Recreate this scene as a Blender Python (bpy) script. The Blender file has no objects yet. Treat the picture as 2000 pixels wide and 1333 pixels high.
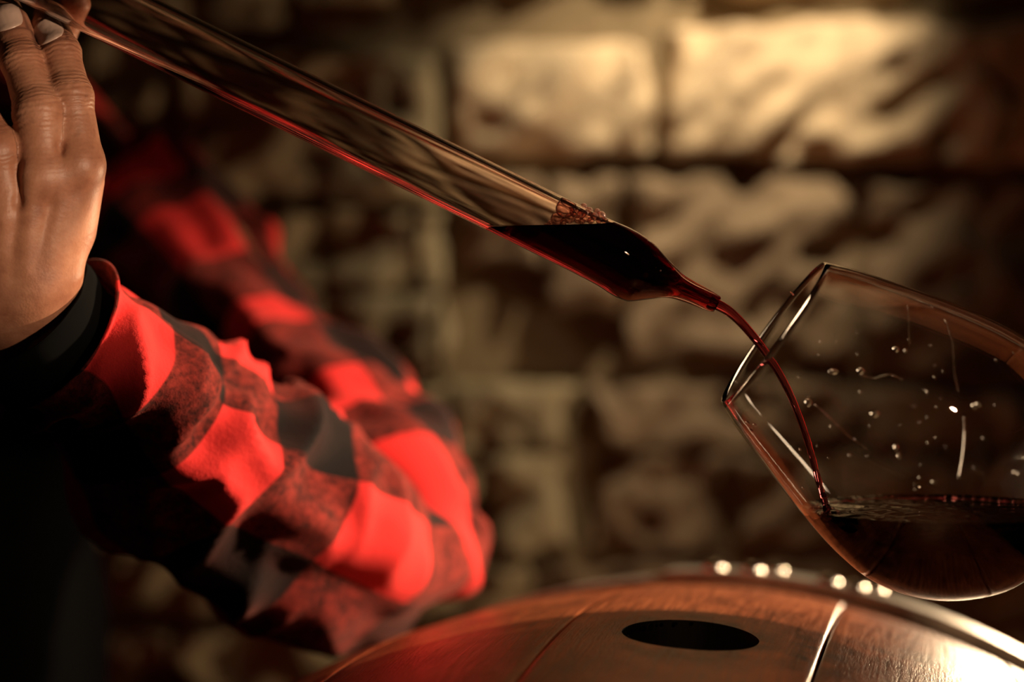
import bpy, bmesh, math, random
import numpy as np
from mathutils import Vector, Matrix, noise

# ------------------------------------------------------------------ camera, world, lights, exposure
C = bpy.context.scene.collection
SC = bpy.context.scene
FPX = 2000 * 70 / 36
PITCH = math.radians(1.5)
CAMZ = 1.25
AXR = Vector((1, 0, 0)); AXU = Vector((0, math.sin(PITCH), math.cos(PITCH))); AXF = Vector((0, math.cos(PITCH), -math.sin(PITCH)))
CAMP = Vector((0, 0, CAMZ))

def P(px, py, d):
    return CAMP + AXR * ((px - 1000) / FPX * d) + AXU * ((666.5 - py) / FPX * d) + AXF * d

cd = bpy.data.cameras.new('camera'); cam = bpy.data.objects.new('camera', cd); C.objects.link(cam)
cam.location = CAMP; cam.rotation_euler = (math.pi / 2 - PITCH, 0, 0)
cd.lens = 70; cd.sensor_width = 36; cd.sensor_fit = 'HORIZONTAL'; cd.clip_start = 0.02
cd.dof.use_dof = True; cd.dof.focus_distance = 0.835; cd.dof.aperture_fstop = 2.8; cd.dof.aperture_blades = 0
SC.camera = cam

w = bpy.data.worlds.new('world'); SC.world = w; w.use_nodes = True
w.node_tree.nodes['Background'].inputs[0].default_value = (1.0, 0.72, 0.45, 1)
w.node_tree.nodes['Background'].inputs[1].default_value = 0.004

def aim(o, target):
    o.rotation_euler = (Vector(target) - o.location).to_track_quat('-Z', 'Y').to_euler()

def area(name, loc, target, size, energy, col, size_y=None, spread=None):
    l = bpy.data.lights.new(name, 'AREA'); l.energy = energy; l.color = col; l.size = size
    if size_y: l.shape = 'RECTANGLE'; l.size_y = size_y
    if spread: l.spread = spread
    o = bpy.data.objects.new(name, l); C.objects.link(o); o.location = loc; aim(o, target); return o

def spot(name, loc, target, energy, col, angle, blend, rad):
    l = bpy.data.lights.new(name, 'SPOT'); l.energy = energy; l.color = col
    l.spot_size = angle; l.spot_blend = blend; l.shadow_soft_size = rad
    o = bpy.data.objects.new(name, l); C.objects.link(o); o.location = loc; aim(o, target); return o

WALL_D = 1.52
# cellar lamp behind the glass on the right, lamp at the right of the barrel, the wall washer, and added fill lights
back_lamp = area('lamp_behind_glass', P(2200, 960, 1.36), P(1600, 1130, 0.95), 0.08, 3.2, (1.0, 0.70, 0.42))
side_lamp = spot('lamp_beside_barrel', (0.88, 0.98, CAMZ + 0.26), P(560, 900, 0.99), 108.0, (1.0, 0.72, 0.46), math.radians(30), 0.9, 0.03)
barrel_fill = spot('barrel_fill_light', (0.34, -0.10, CAMZ + 0.52), P(1780, 1390, 0.84), 19.0, (1.0, 0.62, 0.34), math.radians(24), 1.0, 0.02)  # added fill to brighten the wood, not a lamp of the cellar
hand_fill = spot('hand_fill_light', (0.58, 0.16, CAMZ - 0.04), P(80, 190, 0.84), 32.0, (1.0, 0.72, 0.48), math.radians(14), 0.8, 0.02)  # added narrow fill for the hand and fingertips, no real source
wall_lamp = spot('wall_washer', (0.24, WALL_D - 0.25, CAMZ + 0.42), P(1380, 110, WALL_D), 16.0, (1.0, 0.82, 0.54), math.radians(64), 1.0, 0.012)
wall_fill = spot('wall_fill_light', (-0.50, WALL_D - 0.40, CAMZ + 0.62), P(620, 340, WALL_D), 3.6, (1.0, 0.84, 0.56), math.radians(70), 1.0, 0.02)  # added wide fill lifting the left of the wall, no real source
for l_ in (back_lamp, side_lamp, hand_fill): l_.data.cycles.is_caustics_light = True

SC.view_settings.view_transform = 'Standard'; SC.view_settings.look = 'None'
SC.view_settings.gamma = 1.0; SC.view_settings.use_curve_mapping = False
SC.view_settings.exposure = 0.0
cy = SC.cycles
cy.max_bounces = 20; cy.transmission_bounces = 18; cy.transparent_max_bounces = 16; cy.glossy_bounces = 8; cy.diffuse_bounces = 3
cy.blur_glossy = 0.6; cy.sample_clamp_indirect = 6.0; cy.use_denoising = True

# ------------------------------------------------------------------ helpers
def mesh_from(name, verts, faces, mat=None, parent=None, smooth=True):
    me = bpy.data.meshes.new(name)
    me.from_pydata([tuple(v) for v in verts], [], [tuple(f) for f in faces])
    me.validate(); me.update()
    if smooth:
        me.polygons.foreach_set('use_smooth', [True] * len(me.polygons))
    o = bpy.data.objects.new(name, me); C.objects.link(o)
    if mat: me.materials.append(mat)
    if parent: o.parent = parent
    return o

def obj_bm(name, bm, mat=None, parent=None, smooth=True):
    bmesh.ops.recalc_face_normals(bm, faces=bm.faces)
    me = bpy.data.meshes.new(name); bm.to_mesh(me); bm.free()
    if smooth: me.polygons.foreach_set('use_smooth', [True] * len(me.polygons))
    o = bpy.data.objects.new(name, me); C.objects.link(o)
    if mat: me.materials.append(mat)
    if parent: o.parent = parent
    return o

def empty(name, loc=(0, 0, 0)):
    o = bpy.data.objects.new(name, None); C.objects.link(o); o.location = loc; o.empty_display_size = 0.02
    return o

def adopt(child, parent):
    child.parent = parent; child.matrix_parent_inverse = Matrix.Translation(parent.location).inverted()

def tag(o, label=None, cat=None, group=None, kind=None):
    if label: o['label'] = label
    if cat: o['category'] = cat
    if group: o['group'] = group
    if kind: o['kind'] = kind
    return o

def mat(name):
    m = bpy.data.materials.new(name); m.use_nodes = True
    return m, m.node_tree, m.node_tree.nodes, m.node_tree.links, m.node_tree.nodes['Principled BSDF']

def N(nt, t, **kw):
    n = nt.nodes.new(t)
    for k, v in kw.items():
        if k in ('operation', 'blend_type', 'data_type', 'attribute_name', 'interpolation', 'wave_type', 'bands_direction', 'feature', 'noise_dimensions'):
            setattr(n, k, v)
        else:
            n.inputs[k].default_value = v
    return n

def ramp(nt, stops, interp='LINEAR'):
    n = nt.nodes.new('ShaderNodeValToRGB'); n.color_ramp.interpolation = interp
    el = n.color_ramp.elements
    while len(el) < len(stops): el.new(0.5)
    for e, (p, c) in zip(el, stops):
        e.position = p; e.color = (*c, 1) if len(c) == 3 else c
    return n

def frame_of(d):
    d = Vector(d).normalized()
    a = Vector((0, 0, 1)) if abs(d.z) < 0.9 else Vector((1, 0, 0))
    s = d.cross(a).normalized(); u = s.cross(d).normalized()
    return d, s, u

def revolve(profile, origin, axis, n=128, closed=True):
    """profile: list of (along, radius) forming a closed loop around the wall of the body; radius 0 ends are poles"""
    d, s, u = frame_of(axis); verts = []; faces = []; rings = []
    for a, r in profile:
        if r < 1e-7:
            rings.append([len(verts)]); verts.append(origin + d * a)
        else:
            st = len(verts)
            for i in range(n):
                t = 2 * math.pi * i / n
                verts.append(origin + d * a + (s * math.cos(t) + u * math.sin(t)) * r)
            rings.append(list(range(st, st + n)))
    seq = list(zip(rings, rings[1:]))
    if closed: seq.append((rings[-1], rings[0]))
    for A, B in seq:
        if len(A) == 1 and len(B) == 1: continue
        for i in range(n):
            j = (i + 1) % n
            if len(A) == 1: faces.append((A[0], B[i], B[j]))
            elif len(B) == 1: faces.append((A[i], A[j], B[0]))
            else: faces.append((A[i], A[j], B[j], B[i]))
    return verts, faces

def smooth_profile(pts, n):
    """Catmull-Rom resample of a list of tuples"""
    pts = [np.array(p, float) for p in pts]; out = []
    ext = [2 * pts[0] - pts[1]] + pts + [2 * pts[-1] - pts[-2]]
    for i in range(1, len(ext) - 2):
        p0, p1, p2, p3 = ext[i - 1:i + 3]
        for k in range(n):
            t = k / n
            out.append(0.5 * ((2 * p1) + (-p0 + p2) * t + (2 * p0 - 5 * p1 + 4 * p2 - p3) * t * t + (-p0 + 3 * p1 - 3 * p2 + p3) * t ** 3))
    out.append(pts[-1]); return out

def sweep(points, radii, n=24, cap=True, squash=None):
    """tube along 3-D points"""
    pts = [Vector(p) for p in points]; verts = []; faces = []
    d0 = (pts[1] - pts[0]).normalized(); _, s, u = frame_of(d0)
    for i, p in enumerate(pts):
        a = pts[max(i - 1, 0)]; b = pts[min(i + 1, len(pts) - 1)]
        d = (b - a).normalized(); s = (s - d * s.dot(d)).normalized(); u = d.cross(s)
        for k in range(n):
            t = 2 * math.pi * k / n
            verts.append(p + (s * math.cos(t) + u * math.sin(t)) * radii[i])
    for i in range(len(pts) - 1):
        for k in range(n):
            j = (k + 1) % n
            faces.append((i * n + k, i * n + j, (i + 1) * n + j, (i + 1) * n + k))
    if cap:
        faces.append(tuple(range(n))[::-1]); faces.append(tuple(range((len(pts) - 1) * n, len(pts) * n)))
    return verts, faces

def box_bm(cx, cy, cz, sx, sy, sz, bev=0.004, rot=None):
    bm = bmesh.new(); bmesh.ops.create_cube(bm, size=1)
    bmesh.ops.scale(bm, vec=(sx, sy, sz), verts=bm.verts)
    if bev: bmesh.ops.bevel(bm, geom=bm.edges[:], offset=bev, segments=2, affect='EDGES')
    if rot: bmesh.ops.rotate(bm, matrix=rot, verts=bm.verts, cent=(0, 0, 0))
    bmesh.ops.translate(bm, vec=(cx, cy, cz), verts=bm.verts); return bm

# ------------------------------------------------------------------ materials
def stone_mat(name, tint, dark):
    m, nt, nd, lk, b = mat(name)
    tc = N(nt, 'ShaderNodeTexCoord')
    n1 = N(nt, 'ShaderNodeTexNoise', Scale=9.0, Detail=8.0, Roughness=0.65)
    n2 = N(nt, 'ShaderNodeTexNoise', Scale=55.0, Detail=6.0, Roughness=0.7)
    r = ramp(nt, [(0.28, dark), (0.5, tint), (0.75, tuple(min(1, c * 1.25) for c in tint))])
    lk.new(tc.outputs['Object'], n1.inputs['Vector']); lk.new(tc.outputs['Object'], n2.inputs['Vector'])
    lk.new(n1.outputs['Fac'], r.inputs[0]); lk.new(r.outputs[0], b.inputs['Base Color'])
    bp = N(nt, 'ShaderNodeBump', Strength=0.8, Distance=0.006)
    lk.new(n2.outputs['Fac'], bp.inputs['Height']); lk.new(bp.outputs[0], b.inputs['Normal'])
    b.inputs['Roughness'].default_value = 0.9; b.inputs['Specular IOR Level'].default_value = 0.2
    return m

M = {}
M['stone'] = stone_mat('limestone', (0.52, 0.39, 0.255), (0.22, 0.15, 0.09))
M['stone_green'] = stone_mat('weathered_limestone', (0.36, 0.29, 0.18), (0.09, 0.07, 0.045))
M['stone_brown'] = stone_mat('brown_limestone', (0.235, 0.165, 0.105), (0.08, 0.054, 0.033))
M['mortar'] = stone_mat('dark_mortar', (0.20, 0.145, 0.085), (0.08, 0.055, 0.03))
M['floor'] = stone_mat('cellar_floor', (0.16, 0.13, 0.10), (0.07, 0.05, 0.04))

def glass_mat(name, col=(1, 1, 1), rough=0.0, ior=1.5):
    m, nt, nd, lk, b = mat(name)
    b.inputs['Base Color'].default_value = (*col, 1); b.inputs['Roughness'].default_value = rough
    b.inputs['IOR'].default_value = ior; b.inputs['Transmission Weight'].default_value = 1.0
    return m
M['glass'] = glass_mat('clear_glass', (0.97, 0.96, 0.95))
M['thief_glass'] = glass_mat('wine_filmed_glass', (0.90, 0.80, 0.76))
M['drop'] = glass_mat('water_drop', (1, 1, 1), 0.0, 1.33)

def wine_mat(name, density, wetted=False):
    m = glass_mat(name, (1, 1, 1), 0.0, 1.345); nt = m.node_tree
    v = nt.nodes.new('ShaderNodeVolumeAbsorption')
    v.inputs['Color'].default_value = (0.76, 0.02, 0.10, 1); v.inputs['Density'].default_value = density
    nt.links.new(v.outputs[0], nt.nodes['Material Output'].inputs['Volume'])
    if wetted:      # where the wine wets the glass there is no second mirror surface
        rf = nt.nodes.new('ShaderNodeBsdfRefraction'); rf.inputs['IOR'].default_value = 1.345; rf.inputs['Roughness'].default_value = 0.0
        nt.links.new(rf.outputs[0], nt.nodes['Material Output'].inputs['Surface'])
    return m
M['wine'] = wine_mat('red_wine', 1000)
M['wine_wet'] = wine_mat('red_wine_against_glass', 1000, True)
M['wine_thin'] = wine_mat('red_wine_stream', 700)

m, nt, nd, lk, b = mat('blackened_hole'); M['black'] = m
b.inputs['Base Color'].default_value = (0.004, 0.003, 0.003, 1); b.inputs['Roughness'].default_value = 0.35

m, nt, nd, lk, b = mat('galvanised_hoop'); M['hoop'] = m
tc = N(nt, 'ShaderNodeTexCoord'); n1 = N(nt, 'ShaderNodeTexNoise', Scale=60.0, Detail=6.0)
lk.new(tc.outputs['Object'], n1.inputs['Vector'])
r = ramp(nt, [(0.3, (0.42, 0.40, 0.35)), (0.7, (0.62, 0.59, 0.52))]); lk.new(n1.outputs['Fac'], r.inputs[0]); lk.new(r.outputs[0], b.inputs['Base Color'])
b.inputs['Metallic'].default_value = 0.75; b.inputs['Roughness'].default_value = 0.45
bp = N(nt, 'ShaderNodeBump', Strength=0.25, Distance=0.001); lk.new(n1.outputs['Fac'], bp.inputs['Height']); lk.new(bp.outputs[0], b.inputs['Normal'])
m, nt, nd, lk, b = mat('polished_rivet'); M['rivet'] = m
b.inputs['Base Color'].default_value = (0.8, 0.75, 0.66, 1); b.inputs['Metallic'].default_value = 1.0; b.inputs['Roughness'].default_value = 0.2

def wood_mat(name, cA, cB, cC):
    """UV: u across stave (m), v along stave (m)"""
    m, nt, nd, lk, b = mat(name)
    uv = N(nt, 'ShaderNodeUVMap'); mp = N(nt, 'ShaderNodeMapping'); mp.inputs['Scale'].default_value = (420, 26, 1)
    lk.new(uv.outputs[0], mp.inputs[0])
    n1 = N(nt, 'ShaderNodeTexNoise', Scale=1.0, Detail=5.0, Roughness=0.65); lk.new(mp.outputs[0], n1.inputs['Vector'])
    n2 = N(nt, 'ShaderNodeTexNoise', Scale=22.0, Detail=4.0, Roughness=0.6); lk.new(uv.outputs[0], n2.inputs['Vector'])
    mp3 = N(nt, 'ShaderNodeMapping'); mp3.inputs['Scale'].default_value = (900, 160, 1); lk.new(uv.outputs[0], mp3.inputs[0])
    n3 = N(nt, 'ShaderNodeTexNoise', Scale=1.0, Detail=3.0, Roughness=0.6); lk.new(mp3.outputs[0], n3.inputs['Vector'])
    mx = N(nt, 'ShaderNodeMath', operation='MULTIPLY_ADD'); mx.inputs[1].default_value = 0.55
    lk.new(n1.outputs['Fac'], mx.inputs[0]); ms = N(nt, 'ShaderNodeMath', operation='MULTIPLY'); ms.inputs[1].default_value = 0.45
    lk.new(n2.outputs['Fac'], ms.inputs[0]); lk.new(ms.outputs[0], mx.inputs[2])
    r = ramp(nt, [(0.36, cA), (0.5, cB), (0.64, cC)]); lk.new(mx.outputs[0], r.inputs[0])
    # wine stain round the bung: object-space attribute
    at = N(nt, 'ShaderNodeAttribute', attribute_name='stain')
    sm = N(nt, 'ShaderNodeMath', operation='MULTIPLY'); lk.new(at.outputs['Fac'], sm.inputs[0])
    r2 = ramp(nt, [(0.38, (0, 0, 0)), (0.6, (1, 1, 1))]); n4 = N(nt, 'ShaderNodeTexNoise', Scale=60.0, Detail=4.0); lk.new(uv.outputs[0], n4.inputs['Vector'])
    lk.new(n4.outputs['Fac'], r2.inputs[0]); 
    ad = N(nt, 'ShaderNodeMath', operation='MULTIPLY_ADD'); ad.inputs[1].default_value = 0.8; ad.inputs[2].default_value = 0.25
    lk.new(r2.outputs[0], ad.inputs[0]); lk.new(ad.outputs[0], sm.inputs[1])
    mix = N(nt, 'ShaderNodeMix', data_type='RGBA'); mix.inputs['B'].default_value = (0.030, 0.012, 0.010, 1)
    lk.new(sm.outputs[0], mix.inputs['Factor']); lk.new(r.outputs[0], mix.inputs['A']); lk.new(mix.outputs['Result'], b.inputs['Base Color'])
    bp = N(nt, 'ShaderNodeBump', Strength=0.5, Distance=0.0006); lk.new(n1.outputs['Fac'], bp.inputs['Height'])
    bp2 = N(nt, 'ShaderNodeBump', Strength=0.45, Distance=0.0005); lk.new(n3.outputs['Fac'], bp2.inputs['Height']); lk.new(bp.outputs[0], bp2.inputs['Normal'])
    lk.new(bp2.outputs[0], b.inputs['Normal'])
    b.inputs['Specular Tint'].default_value = (1.0, 0.72, 0.48, 1)
    rr = ramp(nt, [(0.3, (0.30,) * 3), (0.7, (0.48,) * 3)]); lk.new(n1.outputs['Fac'], rr.inputs[0]); lk.new(rr.outputs[0], b.inputs['Roughness'])
    return m
M['wood'] = wood_mat('wine_stained_oak', (0.09, 0.020, 0.008), (0.25, 0.062, 0.022), (0.42, 0.125, 0.045))
M['wood_raw'] = wood_mat('raw_oak', (0.12, 0.07, 0.04), (0.22, 0.13, 0.07), (0.30, 0.19, 0.11))

m, nt, nd, lk, b = mat('skin'); M['skin'] = m
tc = N(nt, 'ShaderNodeTexCoord')
n1 = N(nt, 'ShaderNodeTexNoise', Scale=60.0, Detail=6.0, Roughness=0.65); lk.new(tc.outputs['Object'], n1.inputs['Vector'])
r = ramp(nt, [(0.3, (0.30, 0.115, 0.065)), (0.55, (0.46, 0.205, 0.12)), (0.75, (0.56, 0.28, 0.18))]); lk.new(n1.outputs['Fac'], r.inputs[0])
at = N(nt, 'ShaderNodeAttribute', attribute_name='grime')
mix = N(nt, 'ShaderNodeMix', data_type='RGBA'); mix.inputs['B'].default_value = (0.045, 0.014, 0.014, 1)
lk.new(at.outputs['Fac'], mix.inputs['Factor']); lk.new(r.outputs[0], mix.inputs['A']); lk.new(mix.outputs['Result'], b.inputs['Base Color'])
b.inputs['Roughness'].default_value = 0.47; b.inputs['Specular IOR Level'].default_value = 0.45
b.inputs['Subsurface Weight'].default_value = 0.12; b.inputs['Subsurface Radius'].default_value = (0.8, 0.3, 0.15); b.inputs['Subsurface Scale'].default_value = 0.004
aw = N(nt, 'ShaderNodeAttribute', attribute_name='wrinkle'); ax = N(nt, 'ShaderNodeAttribute', attribute_name='axial')
n2 = N(nt, 'ShaderNodeTexNoise', Scale=220.0, Detail=2.0); lk.new(tc.outputs['Object'], n2.inputs['Vector'])
ph = N(nt, 'ShaderNodeMath', operation='MULTIPLY_ADD'); ph.inputs[1].default_value = 3.1; lk.new(ax.outputs['Fac'], ph.inputs[0])
pn = N(nt, 'ShaderNodeMath', operation='MULTIPLY'); pn.inputs[1].default_value = 9.0; lk.new(n2.outputs['Fac'], pn.inputs[0]); lk.new(pn.outputs[0], ph.inputs[2])
sn = N(nt, 'ShaderNodeMath', operation='SINE'); lk.new(ph.outputs[0], sn.inputs[0])
sw = N(nt, 'ShaderNodeMath', operation='MULTIPLY'); lk.new(sn.outputs[0], sw.inputs[0]); lk.new(aw.outputs['Fac'], sw.inputs[1])
bp = N(nt, 'ShaderNodeBump', Strength=0.7, Distance=0.0005); lk.new(sw.outputs[0], bp.inputs['Height'])
n3 = N(nt, 'ShaderNodeTexVoronoi', Scale=900.0); lk.new(tc.outputs['Object'], n3.inputs['Vector'])
bp2 = N(nt, 'ShaderNodeBump', Strength=0.2, Distance=0.0002); lk.new(n3.outputs['Distance'], bp2.inputs['Height']); lk.new(bp.outputs[0], bp2.inputs['Normal'])
n5 = N(nt, 'ShaderNodeTexNoise', Scale=350.0, Detail=4.0); lk.new(tc.outputs['Object'], n5.inputs['Vector'])
bp3 = N(nt, 'ShaderNodeBump', Strength=0.25, Distance=0.0004); lk.new(n5.outputs['Fac'], bp3.inputs['Height']); lk.new(bp2.outputs[0], bp3.inputs['Normal'])
lk.new(bp3.outputs[0], b.inputs['Normal'])

m, nt, nd, lk, b = mat('fingernail'); M['nail'] = m
b.inputs['Base Color'].default_value = (0.58, 0.40, 0.32, 1); b.inputs['Roughness'].default_value = 0.32
tc = N(nt, 'ShaderNodeTexCoord'); n1 = N(nt, 'ShaderNodeTexNoise', Scale=300.0, Detail=4.0); lk.new(tc.outputs['Object'], n1.inputs['Vector'])
bp = N(nt, 'ShaderNodeBump', Strength=0.3, Distance=0.0003); lk.new(n1.outputs['Fac'], bp.inputs['Height']); lk.new(bp.outputs[0], b.inputs['Normal'])
m, nt, nd, lk, b = mat('dark_hair'); M['hair'] = m
b.inputs['Base Color'].default_value = (0.03, 0.018, 0.012, 1); b.inputs['Roughness'].default_value = 0.6

# buffalo check flannel: u and v in metres of cloth, stripe period 1 unit
m, nt, nd, lk, b = mat('red_black_buffalo_check'); M['plaid'] = m
uv = N(nt, 'ShaderNodeUVMap'); sp = N(nt, 'ShaderNodeSeparateXYZ'); lk.new(uv.outputs[0], sp.inputs[0])
st = []
for ch in ('X', 'Y'):
    fr = N(nt, 'ShaderNodeMath', operation='FRACT'); lk.new(sp.outputs[ch], fr.inputs[0])
    rp = ramp(nt, [(0.0, (0, 0, 0)), (0.012, (1, 1, 1)), (0.5, (1, 1, 1)), (0.512, (0, 0, 0))]); lk.new(fr.outputs[0], rp.inputs[0]); st.append(rp)
tw = N(nt, 'ShaderNodeTexNoise', Scale=330.0, Detail=3.0, Roughness=0.8); tc = N(nt, 'ShaderNodeTexCoord'); lk.new(tc.outputs['Object'], tw.inputs['Vector'])
tw2 = N(nt, 'ShaderNodeTexNoise', Scale=70.0, Detail=3.0, Roughness=0.7); lk.new(tc.outputs['Object'], tw2.inputs['Vector'])
ta = N(nt, 'ShaderNodeMath', operation='ADD'); lk.new(tw.outputs['Fac'], ta.inputs[0]); lk.new(tw2.outputs['Fac'], ta.inputs[1])
mr = ramp(nt, [(0.40, (0.035, 0.010, 0.009)), (0.62, (0.30, 0.035, 0.028))]); hh = N(nt, 'ShaderNodeMath', operation='MULTIPLY'); hh.inputs[1].default_value = 0.5
lk.new(ta.outputs[0], hh.inputs[0]); lk.new(hh.outputs[0], mr.inputs[0])
a1 = N(nt, 'ShaderNodeMath', operation='ADD'); lk.new(st[0].outputs[0], a1.inputs[0]); lk.new(st[1].outputs[0], a1.inputs[1])
g1 = N(nt, 'ShaderNodeMath', operation='MULTIPLY'); g1.inputs[1].default_value = 1.0; g1.use_clamp = True; lk.new(a1.outputs[0], g1.inputs[0])
g2 = N(nt, 'ShaderNodeMath', operation='SUBTRACT'); g2.inputs[1].default_value = 1.0; g2.use_clamp = True; lk.new(a1.outputs[0], g2.inputs[0])
mixA = N(nt, 'ShaderNodeMix', data_type='RGBA'); mixA.inputs['A'].default_value = (0.010, 0.011, 0.011, 1)
lk.new(g1.outputs[0], mixA.inputs['Factor']); lk.new(mr.outputs[0], mixA.inputs['B'])
mixB = N(nt, 'ShaderNodeMix', data_type='RGBA'); mixB.inputs['B'].default_value = (0.86, 0.045, 0.045, 1)
lk.new(g2.outputs[0], mixB.inputs['Factor']); lk.new(mixA.outputs['Result'], mixB.inputs['A']); lk.new(mixB.outputs['Result'], b.inputs['Base Color'])
b.inputs['Roughness'].default_value = 0.95; b.inputs['Specular IOR Level'].default_value = 0.1
b.inputs['Sheen Weight'].default_value = 0.15; b.inputs['Sheen Tint'].default_value = (1, 0.3, 0.25, 1)
bp = N(nt, 'ShaderNodeBump', Strength=0.5, Distance=0.001); lk.new(tw.outputs['Fac'], bp.inputs['Height']); lk.new(bp.outputs[0], b.inputs['Normal'])
m, nt, nd, lk, b = mat('black_trousers_and_shade'); M['trousers_shade'] = m
b.inputs['Base Color'].default_value = (0.0022, 0.0022, 0.0025, 1); b.inputs['Roughness'].default_value = 1.0; b.inputs['Specular IOR Level'].default_value = 0.05  # near-black cloth, also used for the painted shade on the torso

# ------------------------------------------------------------------ setting: stone wall and floor
WY = P(1000, 600, WALL_D).y                       # mean plane of the stone faces
SX = WALL_D / FPX                                 # metres per photo pixel there
def wx(px): return (px - 1000) * SX
def wz(py): return P(1000, py, WALL_D).z

wall = obj_bm('wall_back', box_bm(-0.1, WY + 0.106, 1.25, 4.2, 0.16, 2.6, 0), M['mortar'], smooth=False)
tag(wall, 'cellar wall of rough-hewn pale limestone blocks with deep dark joints', kind='structure')
floor = obj_bm('floor', box_bm(-0.1, 0.5, -0.03, 4.2, 3.6, 0.06, 0), M['floor'], smooth=False)
tag(floor, 'dark stone cellar floor', kind='structure')

def stone(x0, x1, y0, y1, seed, rough=1.0, er_=0.016, proud=0.0, green=False, streak=1.0):
    X0, X1, Z0, Z1 = wx(x0), wx(x1), wz(y1), wz(y0)
    nx = max(8, int((X1 - X0) / 0.0055)); nz = max(8, int((Z1 - Z0) / 0.0055))
    verts = []; faces = []; rnd = random.Random(seed); off = Vector((seed * 3.7, seed * 1.3, seed * 2.1)) if er_ > 0.01 else Vector((2.7, 5.1, 0.4))
    for j in range(nz + 1):
        for i in range(nx + 1):
            x = X0 + (X1 - X0) * i / nx; z = Z0 + (Z1 - Z0) * j / nz
            ex = min(x - X0, X1 - x); ez = min(z - Z0, Z1 - z)
            q = Vector((x, 0, z))
            e = noise.noise(q * 14 + off) * 0.013 + noise.noise(q * 40 + off) * 0.005
            cxn = (x - (X0 + X1) / 2) / (X1 - X0) * 2; czn = (z - (Z0 + Z1) / 2) / (Z1 - Z0) * 2
            x += -cxn * abs(cxn) ** 3 * abs(e) * 1.0 + cxn ** 5 * e * 0.6
            z += -czn * abs(czn) ** 3 * abs(e) * 1.0 + czn ** 5 * e * 0.6
            edge = min(ex, ez)
            rb = er_ * (1 - min(edge / er_, 1)) ** 2
            # diagonal tooling + lumps + pits
            a = (x * 0.80 + z * 0.60); c = (-x * 0.60 + z * 0.80)
            t = noise.noise(Vector((a * 16, c * 42, 0)) + off) * 0.022 * streak
            l = noise.noise(q * 7 + off * 2) * 0.014 + noise.noise(q * 26 + off) * 0.014 * rough + noise.noise(q * 58 + off) * 0.0075 * rough
            pit = noise.noise(q * 30 + off * 3); pit = max(0, pit - 0.22) * 0.075 * rough
            y = WY - proud + rb + t + l + pit
            verts.append((x, y, z))
    for j in range(nz):
        for i in range(nx):
            a = j * (nx + 1) + i; faces.append((a, a + 1, a + nx + 2, a + nx + 1))
    # sides going back
    rim = [i for i in range(nx + 1)] + [j * (nx + 1) + nx for j in range(1, nz + 1)] + [nz * (nx + 1) + i for i in range(nx - 1, -1, -1)] + [j * (nx + 1) for j in range(nz - 1, 0, -1)]
    st = len(verts)
    for k in rim: verts.append((verts[k][0], WY + 0.055, verts[k][2]))
    L = len(rim)
    for k in range(L):
        j = (k + 1) % L; faces.append((rim[j], rim[k], st + k, st + j))
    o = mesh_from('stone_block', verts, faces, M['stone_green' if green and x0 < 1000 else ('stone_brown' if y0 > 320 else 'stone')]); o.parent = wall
    return o

blocks = [  # photo pixels of each visible stone: x0, x1, y0, y1, deep edge
    (335, 860, 88, 398, 1), (884, 1276, 78, 316, 1), (1290, 2080, 40, 318, 1), (-60, 322, 60, 330, 0), (2100, 2700, 30, 318, 1), (-620, -75, 50, 330, 0),
    (-700, 60, -330, 44, 0), (75, 560, -330, 52, 1), (585, 770, -300, 4, 1), (790, 1300, -330, -30, 1), (1325, 1800, -330, -14, 1), (1820, 2600, -330, -22, 1),
    (1070, 1216, 342, 612, 0), (1222, 1684, 342, 706, 0), (1692, 2230, 350, 724, 0), (880, 1064, 326, 520, 0), (2236, 2700, 340, 724, 0)]
rs = random.Random(5); sd = 1
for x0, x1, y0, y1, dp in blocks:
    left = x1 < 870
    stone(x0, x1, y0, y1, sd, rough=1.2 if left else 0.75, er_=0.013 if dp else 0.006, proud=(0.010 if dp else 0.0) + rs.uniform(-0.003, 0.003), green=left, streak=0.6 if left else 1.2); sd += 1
# smaller rubble lower down and to the left, courses of uneven height
y0 = 404
while y0 < 2300:
    hgt = rs.uniform(120, 230) if y0 < 1300 else 300
    x0 = -900 + rs.uniform(0, 100); xe = 1215 if y0 < 560 else 2700
    if y0 < 560: hgt = 168 if y0 < 410 else 150
    while x0 < xe:
        wd = rs.uniform(150, 380)
        x1 = x0 + wd if x0 + wd < xe - 80 else xe
        if y0 + hgt > 326 and y0 < 730 and x1 > 870:
            if y0 < 600:
                if x0 < 870: x1 = 870
                else: break
            elif x0 < 1222 < x1 and y0 < 700: x1 = 1222
        if not (y0 < 706 and x0 > 1215):
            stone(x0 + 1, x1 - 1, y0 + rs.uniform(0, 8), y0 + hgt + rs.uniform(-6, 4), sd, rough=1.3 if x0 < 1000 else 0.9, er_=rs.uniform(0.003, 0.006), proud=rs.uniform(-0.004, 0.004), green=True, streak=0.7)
        sd += 1; x0 = x1
    y0 += hgt

# ------------------------------------------------------------------ barrel
BY, BT, BR, BL, BROLL, HR = 0.23016584, 0.0319023, 0.37742328, 1.19457019, 0.0640289, 0.0285
ea = Vector((math.sin(BY) * math.cos(BT), math.cos(BY) * math.cos(BT), math.sin(BT)))
er = ea.cross(Vector((0, 0, 1))).normalized(); eu = er.cross(ea)
HOLE = P(1348, 1241, 0.82837934); hn = eu * math.cos(BROLL) + er * math.sin(BROLL)
BC = HOLE - hn * BR
HALF = 0.435
def brad(s): return BR - s * s / (2 * BL)
def bpt(s, t, dr=0.0): return BC + ea * s + (eu * math.cos(t) + er * math.sin(t)) * (brad(s) + dr)

barrel = empty('wine_barrel', BC - Vector((0, 0, 0.38)))
tag(barrel, 'wine-stained oak barrel lying on its side with open round bung hole', 'barrel')

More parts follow.
